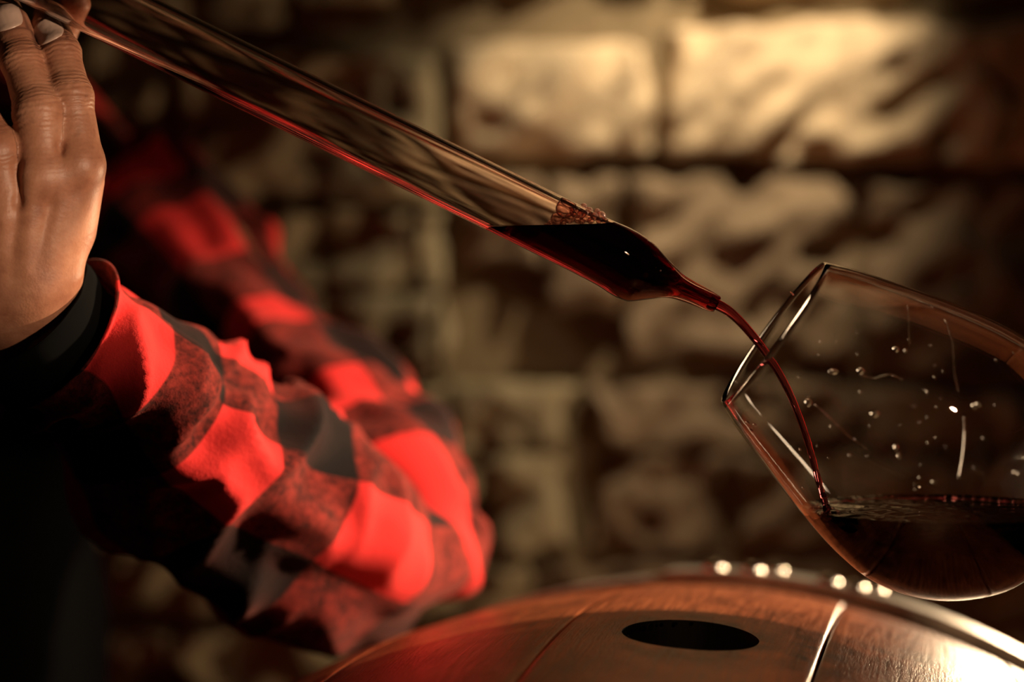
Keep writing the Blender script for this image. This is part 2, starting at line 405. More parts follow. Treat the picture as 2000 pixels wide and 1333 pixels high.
def stave(t0, t1, dr, seed, bung=False, ds=0.0058):
    gap = 0.0007; rnd = random.Random(seed)
    a0 = t0 + gap / BR; a1 = t1 - gap / BR
    nt_ = 22 if bung else 14; ns = 90
    verts = []; uvs = []; bev = 0.0016
    S = [-HALF + 2 * HALF * k / ns for k in range(ns + 1)]
    T = [a0, a0 + 0.0006 / BR, a0 + 0.0016 / BR] + [a0 + (a1 - a0) * k / nt_ for k in range(1, nt_)] + [a1 - 0.0016 / BR, a1 - 0.0006 / BR, a1]
    n = len(T); faces = []
    for s in S:
        for k, t in enumerate(T):
            d = -0.0009 if k in (0, n - 1) else (-0.0002 if k in (1, n - 2) else 0)
            verts.append(bpt(s, t, dr + d)); uvs.append((t * BR, s))
    no = len(verts)
    for s in S:
        for t in T:
            verts.append(bpt(s, t, -0.027)); uvs.append((t * BR, s))
    for j in range(ns):
        for k in range(n - 1):
            a = j * n + k; faces.append((a, a + 1, a + n + 1, a + n)); a += no; faces.append((a, a + n, a + n + 1, a + 1))
        for k in (0, n - 1):
            a = j * n + k; f = (a, a + n, a + n + no, a + no); faces.append(f if k == 0 else f[::-1])
    for j in (0, ns):
        for k in range(n - 1):
            a = j * n + k; faces.append((a, a + no, a + no + 1, a + 1) if j == 0 else (a, a + 1, a + no + 1, a + no))
    o = mesh_from('stave', verts, faces, M['wood'])
    uvl = o.data.uv_layers.new(name='UVMap')
    for li, l in enumerate(o.data.loops): uvl.data[li].uv = uvs[l.vertex_index]
    return o

seams = [-0.0816, 0.2071]
rs = random.Random(11)
t = 0.2071
while t < 2 * math.pi - 0.0816 - 0.36: t += rs.uniform(0.19, 0.29); seams.append(t)
rest = 2 * math.pi - 0.0816 - t; seams[-1:] = [t]
if rest > 0.32: seams.append(t + rest / 2)
seams = sorted(seams[1:]); seams.append(2 * math.pi - 0.0816)
staves = []
bung = stave(-0.0816, 0.2071, 0.0006, 0, True); staves.append(bung)
for i, (a, b_) in enumerate(zip(seams, seams[1:])):
    staves.append(stave(a, b_, -0.0004 if i == 0 else rs.uniform(-0.0003, 0.0003), i + 1))
# bore the bung hole
hb = bmesh.new()
bmesh.ops.create_cone(hb, cap_ends=True, segments=128, radius1=HR, radius2=HR, depth=0.12)
rotm = hn.to_track_quat('Z', 'Y').to_matrix()
for v in hb.verts:
    ang = math.atan2(v.co.y, v.co.x); k = 1 + 0.010 * noise.noise(Vector((math.cos(ang) * 3, math.sin(ang) * 3, 0))) + 0.004 * noise.noise(Vector((math.cos(ang) * 14, math.sin(ang) * 14, 2)))
    v.co.x *= k; v.co.y *= k
bmesh.ops.rotate(hb, matrix=rotm, verts=hb.verts, cent=(0, 0, 0)); bmesh.ops.translate(hb, vec=HOLE, verts=hb.verts)
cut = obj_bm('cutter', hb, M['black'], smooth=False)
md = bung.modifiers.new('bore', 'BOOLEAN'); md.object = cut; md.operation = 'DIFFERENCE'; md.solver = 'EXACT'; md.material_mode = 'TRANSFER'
dg = bpy.context.evaluated_depsgraph_get(); me = bpy.data.meshes.new_from_object(bung.evaluated_get(dg))
bung.modifiers.clear(); bung.data = me
bpy.data.objects.remove(cut)
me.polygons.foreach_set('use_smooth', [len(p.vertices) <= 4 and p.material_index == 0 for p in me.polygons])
bung['label'] = 'stave bored with the round bung hole'
for o in staves:
    at = o.data.attributes.new('stain', 'FLOAT', 'POINT'); vals = []
    for v in o.data.vertices:
        q = v.co - HOLE; s_ = q.dot(ea); l_ = q.dot(er)
        dd = math.hypot(s_ * 0.75, l_)
        k = max(0, 1 - max(0, dd - 0.027) / 0.020) * 0.85
        # darker trickle to the right of the bung, towards the camera
        k2 = max(0, 1 - math.hypot((l_ - 0.052) / 0.022, (s_ + 0.0) / 0.055))
        vals.append(min(1, max(k, k2 * 1.3)))
    at.data.foreach_set('value', vals); adopt(o, barrel)
# wet glint drops on the rim of the bung
def blob(name, loc, r, m_, parent, n=8, sc=(1, 1, 1)):
    bm = bmesh.new(); bmesh.ops.create_uvsphere(bm, u_segments=n, v_segments=max(5, n // 2 + 1), radius=r)
    bmesh.ops.scale(bm, vec=sc, verts=bm.verts)
    o = obj_bm(name, bm, m_); o.location = loc
    if parent: adopt(o, parent)
    return o
rs = random.Random(3)
wet = bmesh.new()
for k in range(34):
    a = math.radians(rs.uniform(150, 215)) if k < 24 else math.radians(rs.uniform(95, 150))
    tdir = er * math.cos(a) + ea * math.sin(a) * 1.0
    p_ = HOLE + tdir * (HR + rs.uniform(-0.0008, 0.0004)) ; p_ += hn * (-0.0006 - (er.dot(tdir) * HR) ** 2 / (2 * BR))
    bmesh.ops.create_icosphere(wet, subdivisions=2, radius=rs.uniform(0.0005, 0.0013), matrix=Matrix.Translation(p_))
o = obj_bm('wet_bead', wet, M['drop']); adopt(o, barrel); o['kind'] = 'stuff'; o['label'] = 'glinting wet beads on the bung hole edge'

# heads
def head(s, sign):
    R_ = brad(s) - 0.026; k = 7; wdt = 2 * R_ / k
    for i in range(k):
        x0, x1 = -R_ + i * wdt + 0.0005, -R_ + (i + 1) * wdt - 0.0005
        outl = []
        for x in np.linspace(x0, x1, 8): outl.append((x, math.sqrt(max(R_ * R_ - x * x, 1e-6))))
        for x in np.linspace(x1, x0, 8): outl.append((x, -math.sqrt(max(R_ * R_ - x * x, 1e-6))))
        vs = [BC + ea * (s + dz) + er * x + eu * y for dz in (0, 0.022 * -sign) for x, y in outl]; L = len(outl)
        fs = [tuple(range(L)), tuple(range(2 * L - 1, L - 1, -1))] + [(a, a + L, (a + 1) % L + L, (a + 1) % L) for a in range(L)]
        o = mesh_from('head_board', vs, fs, M['wood_raw'], smooth=False); uvl = o.data.uv_layers.new(name='UVMap')
        for li, l in enumerate(o.data.loops):
            q = Vector(vs[l.vertex_index]) - BC; uvl.data[li].uv = (q.dot(er), q.dot(eu))
        adopt(o, barrel)
head(HALF - 0.035, 1); head(-HALF + 0.035, -1)

def hoop(s0, s1, th, tstart=0.0, tend=2 * math.pi, base=0.0003, name='hoop'):
    n = 200; full = tend - tstart > 6.28; verts = []; faces = []
    sec = [(s0, base), (s0, base + th - 0.0006), (s0 + 0.0006, base + th), (s1 - 0.0006, base + th), (s1, base + th - 0.0006), (s1, base)]
    slope = -((s0 + s1) / 2) / BL; rm = brad((s0 + s1) / 2)
    cnt = n if full else n + 1
    for i in range(cnt):
        t_ = tstart + (tend - tstart) * i / n
        for s, dr in sec:
            r_ = rm + slope * (s - (s0 + s1) / 2) + dr + abs(slope) * 0.5 * abs(s - (s0 if s0 > 0 else s1))
            verts.append(BC + ea * s + (eu * math.cos(t_) + er * math.sin(t_)) * r_)
    m_ = len(sec)
    for i in range(n):
        a = i * m_; b2 = ((i + 1) % cnt) * m_
        for k in range(m_): faces.append((a + k, a + (k + 1) % m_, b2 + (k + 1) % m_, b2 + k))
    if not full: faces.append(tuple(range(m_))[::-1]); faces.append(tuple(range(n * m_, n * m_ + m_)))
    o = mesh_from(name, verts, faces, M['hoop'], smooth=False); adopt(o, barrel); return o
HS0, HS1 = 0.252, 0.294
hp = hoop(HS0, HS1, 0.0030, base=0.0022)
hp_over = hoop(HS0 + 0.001, HS1 - 0.001, 0.0036, -0.075, 0.95, base=0.0053, name='hoop_overlap')
for s in (-0.302, ): hoop(s, s + 0.04, 0.0022)
hoop(0.385, 0.425, 0.0022); hoop(-0.425, -0.385, 0.0022)
rbm = bmesh.new(); bmesh.ops.create_uvsphere(rbm, u_segments=20, v_segments=10, radius=0.0062)
bmesh.ops.scale(rbm, vec=(1, 1, 0.78), verts=rbm.verts)
riv = None
for t_, s in ((0.0, 0.264), (0.058, 0.264), (0.088, 0.282), (0.175, 0.262), (0.215, 0.264), (0.243, 0.282)):
    p_ = bpt(s, t_, 0.0090 + 0.11 * (s - 0.252))
    if riv is None: riv = obj_bm('rivet', rbm, M['rivet']); o = riv
    else: o = riv.copy(); C.objects.link(o)
    o.rotation_euler = (eu * math.cos(t_) + er * math.sin(t_)).to_track_quat('Z', 'Y').to_euler()
    o.location = p_; adopt(o, barrel)

# cradle under the barrel
rack = empty('barrel_cradle', (BC.x, BC.y, 0))
tag(rack, 'wooden cradle carrying the barrel above the cellar floor', 'barrel rack')
for s in (-0.30, 0.30):
    c0 = BC + ea * s; rr_ = brad(s) + 0.003
    vs = []; n = 25
    for dz in (-0.035, 0.035):
        for i in range(n):
            x = -0.26 + 0.52 * i / (n - 1); vs.append(c0 + ea * dz + er * x - eu * math.sqrt(rr_ ** 2 - x * x))
        for i in range(n):
            x = -0.26 + 0.52 * i / (n - 1); q = c0 + ea * dz + er * x; vs.append(Vector((q.x, q.y, c0.z - 0.47)))
    L = 2 * n; fs = []
    for i in range(n - 1):
        fs += [(i, i + 1, n + i + 1, n + i), (L + i, L + n + i, L + n + i + 1, L + i + 1), (i, L + i, L + i + 1, i + 1), (n + i, n + i + 1, L + n + i + 1, L + n + i)]
    fs += [(0, n, L + n, L), (n - 1, L + n - 1, L + L - 1, L - 1)]
    adopt(mesh_from('cradle_beam', vs, fs, M['wood_raw'], smooth=False), rack)
    for x in (-0.22, 0.22):
        q = c0 + er * x; h = c0.z - 0.468
        adopt(obj_bm('leg', box_bm(q.x, q.y, h / 2, 0.07, 0.07, h, 0.004), M['wood_raw'], smooth=False), rack)

# ------------------------------------------------------------------ wine thief (pipette)
TD = 0.84; K = TD / FPX
def tline(px): return 260 + 0.49 * (px - 700)
# centre line in photo pixels with outer and inner radii (px)
body = [(-260, 62, 53), (0, 62, 53), (400, 62, 53), (800, 62, 53), (1100, 62, 53), (1165, 63, 54), (1205, 65, 56)]
cl = []
for px, ro, ri in body: cl.append((px, tline(px) - 2, ro, ri))
cl += [(1234, 524, 65, 56), (1252, 531, 62, 52), (1268, 537, 54, 43), (1284, 543, 45, 33), (1302, 550, 35, 23), (1322, 559, 26.5, 15.5),
       (1344, 569, 23, 12.5), (1366, 579, 21, 12), (1386, 588.5, 19.5, 12.5), (1397, 593.5, 17.5, 12.5), (1401, 595.5, 15.5, 13.2)]
cs = smooth_profile(cl, 6)
tp = [P(c[0], c[1], TD) for c in cs]
def tube_rings(radii, n=96):
    vs, fs = sweep(tp, [r * K for r in radii], n, cap=False); return vs, fs
nR = 96
ov, of = tube_rings([c[2] for c in cs], nR); iv, if_ = tube_rings([c[3] for c in cs], nR)
nO = len(ov); verts = ov + iv; faces = list(of) + [tuple(i + nO for i in f[::-1]) for f in if_]
last = (len(tp) - 1) * nR
for k in range(nR):
    j = (k + 1) % nR
    faces.append((last + k, last + j, nO + last + j, nO + last + k)); faces.append((j, k, nO + k, nO + j))
thief = mesh_from('wine_thief', verts, faces, M['thief_glass'])
tag(thief, 'long clear glass wine thief tube tapering to a nozzle, tilted down over the barrel', 'pipette')

def recentre(o):
    me = o.data; n = len(me.vertices); co = np.empty(n * 3); me.vertices.foreach_get('co', co); co = co.reshape(-1, 3)
    c = (co.min(0) + co.max(0)) / 2; me.vertices.foreach_set('co', (co - c).ravel()); o.location = Vector(c) + o.location; me.update()
recentre(thief)

# wine inside the thief: the inner bore, cut at its level surface
LV = P(1080, 441, TD).z
vs, fs = sweep(tp, [(c[3] + 0.8) * K for c in cs], nR, cap=True)
bm = bmesh.new(); bv = [bm.verts.new(v) for v in vs]
for f in fs: bm.faces.new([bv[i] for i in f])
res = bmesh.ops.bisect_plane(bm, geom=bm.verts[:] + bm.edges[:] + bm.faces[:], plane_co=(0, 0, LV), plane_no=(0, 0, 1), clear_outer=True)
ed = [e for e in bm.edges if e.is_boundary]
bmesh.ops.contextual_create(bm, geom=ed)
# meniscus: lift the surface edge a little
wt = obj_bm('wine', bm, M['wine'], smooth=True); recentre(wt)
tag(wt, 'dark red wine collected in the lower end of the glass thief', 'wine')
wt.data.polygons.foreach_set('use_smooth', [len(p.vertices) <= 4 for p in wt.data.polygons])
wt.data.materials.append(M['wine_wet'])
wt.data.polygons.foreach_set('material_index', [0 if abs(p.normal.z) > 0.999 else 1 for p in wt.data.polygons])

# froth bubbles
def bubble_mesh(r, th=0.00022):
    bm = bmesh.new()
    bmesh.ops.create_icosphere(bm, subdivisions=3, radius=r)
    a = bmesh.ops.create_icosphere(bm, subdivisions=3, radius=r - th)
    fs_ = [f for f in bm.faces if all(v in set(a['verts']) for v in f.verts)]
    me = bpy.data.meshes.new('bubble')
    bmesh.ops.recalc_face_normals(bm, faces=bm.faces)
    bmesh.ops.reverse_faces(bm, faces=fs_)
    bm.to_mesh(me); bm.free(); me.polygons.foreach_set('use_smooth', [True] * len(me.polygons)); me.materials.append(M['bubble']); return me
M['bubble'] = glass_mat('wine_froth', (1.0, 0.74, 0.70), 0.03, 1.36); M['bubble'].node_tree.nodes['Principled BSDF'].inputs['Transmission Weight'].default_value = 0.94
bms = bubble_mesh(0.003)
rs = random.Random(8)
bl = [(1104, 408, 19, 3), (1127, 412, 13, -2), (1088, 428, 13, 6), (1112, 428, 10, 8), (1122, 404, 9, -3), (1135, 420, 9, 6), (1146, 425, 11, 4), (1150, 412, 8, 0), (1140, 404, 7, -4),
      (1160, 424, 9, 5), (1173, 423, 11, 1), (1166, 414, 7, -3), (1128, 431, 7, 9), (1153, 433, 7, 8), (1136, 434, 6, 10), (1100, 435, 7, 9), (1180, 431, 7, 3), (1190, 434, 5, 0), (1074, 437, 6, 7), (1066, 440, 4, 6), (1168, 434, 6, 7), (1145, 416, 5, 8), (1120, 420, 6, 9)]
for px, py, r_, dz in bl:
    o = bpy.data.objects.new('bubble', bms); C.objects.link(o); s_ = r_ * K / 0.003; o.scale = (s_,) * 3
    o.location = P(px, py, TD - dz * 0.001); adopt(o, wt)
for px, py, r_ in ((1259, 537, 5), (1244, 505, 1.6), (1280, 523, 1.6), (1290, 529, 1.8), (1232, 562, 1.4)):
    o = bpy.data.objects.new('bubble', bms); C.objects.link(o); s_ = r_ * K / 0.003; o.scale = (s_,) * 3
    o.location = P(px, py, TD - 0.0098); adopt(o, wt)

# ------------------------------------------------------------------ wine glass
GD = 0.835; KG = GD / FPX
g0 = P(1510, 651, GD)
gaxis = (AXR * 0.8105 - AXU * 0.5857).normalized()
prof = smooth_profile([(0, 171), (45, 190), (89, 204.5), (121, 214), (180, 232), (245, 251), (310, 267), (370, 277), (430, 280), (489, 269), (540, 249), (582, 223), (620, 190), (650, 155), (675, 110), (690, 64), (697, 30), (702, 17)], 5)
def wallth(a):
    return 4.0 + 4.5 * max(0, (a - 500) / 200) ** 2 * 2
outer = [(a, r) for a, r in prof]
# inner wall, offset inward
inner = []
for i, (a, r) in enumerate(prof):
    p0 = prof[max(i - 1, 0)]; p1 = prof[min(i + 1, len(prof) - 1)]
    ta, tr = p1[0] - p0[0], p1[1] - p0[1]; L = math.hypot(ta, tr); na, nr = tr / L, -ta / L     # inward normal
    th = 4.2 + 5 * max(0, (a - 560) / 140)
    inner.append((a + na * th, max(r + nr * th, 0)))
inner = [q for q in inner if q[1] > 2.0 and q[0] < 690]
stem = smooth_profile([(702, 17), (730, 13), (850, 10.5), (1020, 10.5), (1080, 13), (1110, 30), (1122, 90), (1128, 190), (1132, 192), (1136, 190), (1137, 100), (1138, 0)], 4)
lip = [(-2.0, 169.8), (-2.6, 168), (-1.6, 166.4)]
loop = [(q[0], q[1]) for q in outer] + [(q[0], max(q[1], 0)) for q in stem[1:-1]] + [(1138, 0)]
loop = loop[::-1] + [(a, r) for a, r in lip] + [(q[0], q[1]) for q in inner[1:]]
loop.append((inner[-1][0] + 2.5, 0))
vs, fs = revolve([(a * KG, r * KG) for a, r in loop], g0, gaxis, 160, closed=False)
glass = mesh_from('wine_glass', vs, fs, M['glass'])
bm = bmesh.new(); bm.from_mesh(glass.data); bmesh.ops.recalc_face_normals(bm, faces=bm.faces); bm.to_mesh(glass.data); bm.free()
tag(glass, 'large clear wine glass tilted to catch the stream, partly filled with red wine', 'wine glass')

# wine in the glass
GLV = P(1620, 1000, GD).z
vs, fs = revolve([((a + 0.0) * KG, (r + 0.7) * KG) for a, r in inner] + [((inner[-1][0] + 2.8) * KG, 0)], g0, gaxis, 160, closed=False)
bm = bmesh.new(); bv = [bm.verts.new(v) for v in vs]
for f in fs: bm.faces.new([bv[i] for i in f])
bmesh.ops.bisect_plane(bm, geom=bm.verts[:] + bm.edges[:] + bm.faces[:], plane_co=(0, 0, GLV), plane_no=(0, 0, 1), clear_outer=True)
# fill and give the surface a wavy grid
ed = [e for e in bm.edges if e.is_boundary]
ring = []
v = ed[0].verts[0]; e = ed[0]; start = v
nxt = {}
for e in ed:
    for a_, b_ in ((e.verts[0], e.verts[1]), (e.verts[1], e.verts[0])): nxt.setdefault(a_, []).append(b_)
ring = [start]; prev = None; cur = start
while True:
    c = [q for q in nxt[cur] if q is not prev]
    prev, cur = cur, c[0]
    if cur is start: break
    ring.append(cur)
cen = sum((q.co for q in ring), Vector()) / len(ring); CENCO = cen.copy(); RINGCO = [q.co.copy() for q in ring]
IMP = P(1616, 998, GD)
rings = [ring]
for k in range(1, 22):
    f_ = 1 - k / 22; rr = []
    for q in ring:
        p_ = cen + (q.co - cen) * f_
        dd = (p_ - IMP).length
        wav = 0.0011 * math.sin(dd * 520) * math.exp(-dd / 0.020) + 0.0004 * noise.noise(p_ * 90) + 0.00025 * noise.noise(p_ * 260)
        p_.z = GLV + wav; rr.append(bm.verts.new(p_))
    rings.append(rr)
for q in ring: q.co.z += 0.0016
for A, B in zip(rings, rings[1:]):
    n = len(A)
    for i in range(n): bm.faces.new((A[i], A[(i + 1) % n], B[(i + 1) % n], B[i]))
bm.faces.new(rings[-1])
for f in bm.faces: f.material_index = 0 if all(v.co.z > GLV - 0.0012 for v in f.verts) else 1
gw = obj_bm('wine', bm, M['wine'], smooth=True); gw.data.materials.append(M['wine_wet']); recentre(gw)
tag(gw, 'dark red wine lying level in the tilted wine glass', 'wine')
# pink strand coloured as the light caught on the surface's far edge
m, nt, nd, lk, b = mat('pink_edge_highlight'); M['edge_highlight'] = m
b.inputs['Base Color'].default_value = (0.85, 0.16, 0.20, 1); b.inputs['Roughness'].default_value = 0.3; b.inputs['Transmission Weight'].default_value = 0.45
b.inputs['Subsurface Weight'].default_value = 0.5; b.inputs['Subsurface Radius'].default_value = (1, 0.2, 0.2); b.inputs['Subsurface Scale'].default_value = 0.003
bkp = sorted([Vector(c_) for c_ in RINGCO if (c_ - CENCO).dot(AXF) > 0.004], key=lambda c_: c_.x)
fp = []; frr = []
for i, c_ in enumerate(bkp):
    inw = (CENCO - c_).normalized(); wv = noise.noise(Vector((c_.x * 120, 3, 1)))
    fp.append(c_ + inw * (0.0022 + 0.0006 * wv) + Vector((0, 0, -0.0012))); frr.append(0.0013 * (1 + 0.6 * noise.noise(Vector((c_.x * 260, 0, 7)))) * min(1, 0.3 + i / 6))
vs, fs = sweep(fp, frr, 12); o = mesh_from('edge_highlight_line', vs, fs, M['edge_highlight']); adopt(o, gw)
# froth where the stream lands
fr = [(1575, 988, 6, -14), (1583, 984, 5, -12), (1592, 981, 5, -9), (1600, 984, 6, -6), (1570, 991, 4, -16), (1626, 986, 5, -4), (1634, 988, 4, 2), (1608, 1000, 4, 8), (1622, 1004, 4, 10), (1638, 1000, 4, 6)]
for px, py, r_, dz in fr:
    o = bpy.data.objects.new('bubble', bms); C.objects.link(o); s_ = r_ * KG / 0.003; o.scale = (s_,) * 3
    p_ = P(px, py, GD - dz * 0.001); p_.z = GLV + r_ * KG * 0.3; o.location = p_; adopt(o, gw)

# stream
stp = [(1384, 587.5, 11.5), (1394, 592.5, 11.5), (1404, 597, 11.3), (1424, 609, 10.2), (1448, 631, 9.3), (1474, 661, 8.8), (1498, 693, 8.4), (1522, 730, 7.8), (1545, 775, 7.2), (1563, 820, 6.8), (1579, 868, 6.8), (1591, 912, 6.6), (1603, 955, 6.6), (1614, 990, 8.0), (1617, 1004, 10)]
ss = smooth_profile(stp, 8); pts = []; rad = []
for i, (px, py, r_) in enumerate(ss):
    f_ = min(1, max(0, (py - 590) / 400)); pts.append(P(px, py, TD + (GD - TD) * f_))
    wob = 1 + (0.10 * math.sin(i * 0.9) + 0.06 * math.sin(i * 2.3)) * max(0, (py - 780) / 200)
    rad.append(r_ * K * wob * 0.95)
vs, fs = sweep(pts, rad, 32)
sob = mesh_from('wine_stream', vs, fs, M['wine_thin']); recentre(sob)
tag(sob, 'thin arc of red wine pouring from the thief nozzle into the glass', 'wine stream')

# drops, runs and one reflection strand on the bowl, facing the camera
def ginner(a):
    for (a0, r0), (a1, r1) in zip(outer, outer[1:]):
        if a0 <= a <= a1: return r0 + (r1 - r0) * (a - a0) / (a1 - a0)
    return 0
def on_glass(px, py, front=True, off=0.0):
    """point of the outer bowl surface seen at photo pixel (px, py)"""
    a = (px - 1510) * 0.8105 + (py - 651) * 0.5857; h = (px - 1510) * 0.5857 - (py - 651) * 0.8105
    R_ = ginner(a) - off; dz = math.sqrt(max(R_ * R_ - h * h, 0)) * (-1 if front else 1)
    perp = (AXR * 0.5857 + AXU * 0.8105)
    p_ = g0 + gaxis * (a * KG) + perp * (h * KG) + AXF * (dz * KG)
    c_ = g0 + gaxis * (a * KG); return p_, (p_ - c_).normalized()
dbm = bmesh.new(); bmesh.ops.create_icosphere(dbm, subdivisions=3, radius=0.001); bmesh.ops.scale(dbm, vec=(1, 1, 0.45), verts=dbm.verts)
dme = bpy.data.meshes.new('droplet'); dbm.to_mesh(dme); dbm.free(); dme.materials.append(M['drop']); dme.polygons.foreach_set('use_smooth', [True] * len(dme.polygons))
rs = random.Random(21)
dl = [(1700, 860, 5, 9), (1725, 685, 4, 4), (1722, 728, 9, 7), (1664, 730, 12, 6), (1790, 682, 8, 7), (1610, 795, 9, 9), (1664, 800, 10, 7), (1840, 785, 6, 6), (1848, 782, 7, 5), (1700, 905, 4, 3), (1766, 922, 5, 4), (1808, 908, 5, 6), (1963, 865, 8, 4), (1912, 905, 4, 4), (1920, 908, 4, 4), (1540, 870, 3, 3), (1758, 760, 3, 4), (1552, 945, 3, 4), (1660, 845, 3, 3),
      (1450, 822, 5, 4), (1458, 838, 5, 5), (1462, 826, 4, 4), (1548, 575, 5, 4), (1546, 572, 4, 4), (1742, 915, 3, 3), (1930, 880, 3, 3), (1875, 740, 3, 3), (1870, 880, 3, 3), (1795, 600, 3, 3), (1640, 760, 3, 3)]
for px, py, rx, ry in dl + [(rs.uniform(1560, 1990), rs.uniform(640, 940), rs.uniform(1.2, 2.6), rs.uniform(1.2, 2.6)) for _ in range(40)]:
    p_, nn = on_glass(px, py, rs.random() < 0.7, 0)
    o = bpy.data.objects.new('droplet', dme); C.objects.link(o); o.location = p_ ; o.rotation_euler = nn.to_track_quat('Z', 'Y').to_euler()
    o.scale = (rx * KG / 0.001, ry * KG / 0.001, (rx + ry) / 2 * KG / 0.001 * 0.8); adopt(o, glass)
def run(pts_, r0, r1):
    q = smooth_profile(pts_, 6); ps = []; rd = []
    for i, (x, y) in enumerate(q):
        p_, nn = on_glass(x, y); ps.append(p_); rd.append((r0 + (r1 - r0) * i / len(q)) * KG * (1 + 0.3 * noise.noise(Vector((x, y, 0)) * 0.05)))
    vs, fs = sweep(ps, rd, 10); o = mesh_from('drip_and_reflection', vs, fs, M['drop']); adopt(o, glass); return o
run([(1812, 625), (1817, 660), (1812, 720), (1815, 760)], 1.2, 1.2)
run([(1822, 800), (1820, 850), (1812, 905), (1809, 915)], 1.6, 2.6)
run([(1745, 600), (1738, 640), (1735, 675)], 0.8, 1.0)
run([(1560, 783), (1578, 800), (1600, 822), (1620, 842), (1652, 866)], 1.6, 0.9)  # clear strand modelled in place of a reflected light streak
run([(1640, 728), (1665, 735), (1690, 728), (1716, 738)], 0.9, 1.2)

# ------------------------------------------------------------------ person
person = empty('person', (-0.40, 1.28, 0))
tag(person, 'person in a red and black checked flannel shirt holding up the glass thief', 'person')

import openvdb as vdb
HD = 0.84; KH = HD / FPX          # hand scale, metres per photo pixel
def hp_(px, py, z):               # z in mm towards the camera
    return np.array([(px) * KH * 1000, -(py) * KH * 1000, z], float)

def rcone(Q, a, b, ra, rb_):
    ab = b - a; L2 = (ab ** 2).sum(); t_ = np.clip(((Q - a) @ ab) / L2, 0, 1)
    dd = np.sqrt((((Q - a) - t_[..., None] * ab) ** 2).sum(-1)); return dd - (ra + (rb_ - ra) * t_)
def smin(a, b, k):
    h = np.clip(0.5 + 0.5 * (b - a) / k, 0, 1); return b * (1 - h) + a * h - k * h * (1 - h)

fingers = {   # (px, py, z, r mm)
    'index': [(149, 322, 0, 11.6), (137, 190, 1, 9.3), (112, 100, -6, 8.0), (86, 44, -13, 7.6), (74, 22, -17, 6.2)],
    'middle': [(88, 345, 5, 12.0), (85, 226, 9, 9.8), (44, 122, 0, 8.4), (8, 40, -9, 8.0), (-6, 6, -15, 6.4)],
    'ring': [(20, 415, 5, 12.0), (4, 300, 11, 10.4), (-42, 215, 8, 8.2), (-72, 140, -2, 7.7), (-84, 112, -8, 6.4)],
    'little': [(-36, 455, 0, 9.4), (-66, 360, 8, 8.2), (-104, 290, 4, 7.2), (-126, 240, -3, 6.6), (-134, 222, -6, 5.6)],
    'thumb': [(70, 500, -24, 13.0), (80, 330, -34, 11.5), (52, 130, -40, 9.5), (70, 45, -34, 9.0), (116, -14, -27, 7.6)],
}
FJ = {k: [hp_(*q[:3]) for q in v] for k, v in fingers.items()}
vox = 0.62
lo = np.array([-170, -720, -62.]) * np.array([KH * 1000, KH * 1000, 1]); hi_ = np.array([290 * KH * 1000, 70 * KH * 1000, 34])
dims = ((hi_ - lo) / vox).astype(int)
gx, gy, gz = [lo[i] + vox * np.arange(dims[i]) for i in range(3)]
Q = np.stack(np.meshgrid(gx, gy, gz, indexing='ij'), -1).astype(np.float32)
palm = None
for k, wp in (('index', (92, 520, -10, 13)), ('middle', (52, 555, -6, 13)), ('ring', (8, 580, -6, 12.5)), ('little', (-40, 600, -10, 12))):
    a = FJ[k][0]; d_ = rcone(Q, a, hp_(*wp[:3]), fingers[k][0][3], wp[3])
    palm = d_ if palm is None else smin(palm, d_, 5.5)
for qa, qb, ra_, rb_ in (((118, 350, -4), (72, 540, -10), 11.5, 13), ((54, 375, 2), (30, 560, -9), 12.5, 13), ((-6, 435, 1), (-16, 590, -10), 12, 12.5), ((140, 350, -8), (116, 440, -12), 11, 12.5)):
    palm = smin(palm, rcone(Q, hp_(*qa), hp_(*qb), ra_, rb_), 6)
for wa, wb in (((-8, 590, -12), (40, 720, -38)), ((52, 570, -14), (110, 690, -46))):
    palm = smin(palm, rcone(Q, hp_(*wa), hp_(*wb), 15.5, 18), 10)
hand = palm
for k, js in FJ.items():
    f_ = None
    rr_ = [q[3] for q in fingers[k]]
    for i in range(len(js) - 1):
        d_ = rcone(Q, js[i], js[i + 1], rr_[i], rr_[i + 1]); f_ = d_ if f_ is None else smin(f_, d_, 2.0)
    # knuckle swelling
    for ji, am in ((1, 0.7), (2, 0.45)):
        f_ = smin(f_, np.sqrt(((Q - js[ji] - np.array([0, 0, 1.0])) ** 2).sum(-1)) - (rr_[ji] + am - 0.3), 3.0)
    hand = smin(hand, f_, 2.2 if k != 'thumb' else 4)
    if k in ('index', 'middle'):
        # base knuckle
        hand = smin(hand, np.sqrt(((Q - js[0] - np.array([0, 0, 2.5])) ** 2).sum(-1)) - (rr_[0] - 1.2), 5)
# crease between fingers (web lines), tendon furrows on the back of the hand
def groove(H, a, b, r_, depth):
    d_ = rcone(Q, hp_(*a), hp_(*b), r_, r_ * 0.6); return H + depth * np.exp(-np.clip(d_ + r_, 0, None) ** 2 / (r_ * r_ * 0.8))
hand = groove(hand, (130, 290, 12), (133, 345, 11), 2.6, 1.3)
hand = groove(hand, (56, 330, 16), (54, 400, 15), 2.8, 1.8)
hand = groove(hand, (52, 400, 15), (36, 500, 9), 3.2, 1.2)
hand = groove(hand, (110, 410, 12), (82, 500, 6), 3.6, 1.1)
hand = groove(hand, (-12, 480, 12), (-14, 560, 6), 3.4, 1.0)
ridge = lambda H, a, b, r_, am: H - am * np.exp(-np.clip(rcone(Q, hp_(*a), hp_(*b), 0.1, 0.1), 0, None) ** 2 / (r_ * r_))
hand = ridge(hand, (82, 360, 17), (58, 530, 8), 3.0, 0.9)
hand = ridge(hand, (142, 350, 11), (98, 500, 4), 3.2, 0.8)
hand = ridge(hand, (24, 430, 16), (12, 560, 7), 3.0, 0.8)
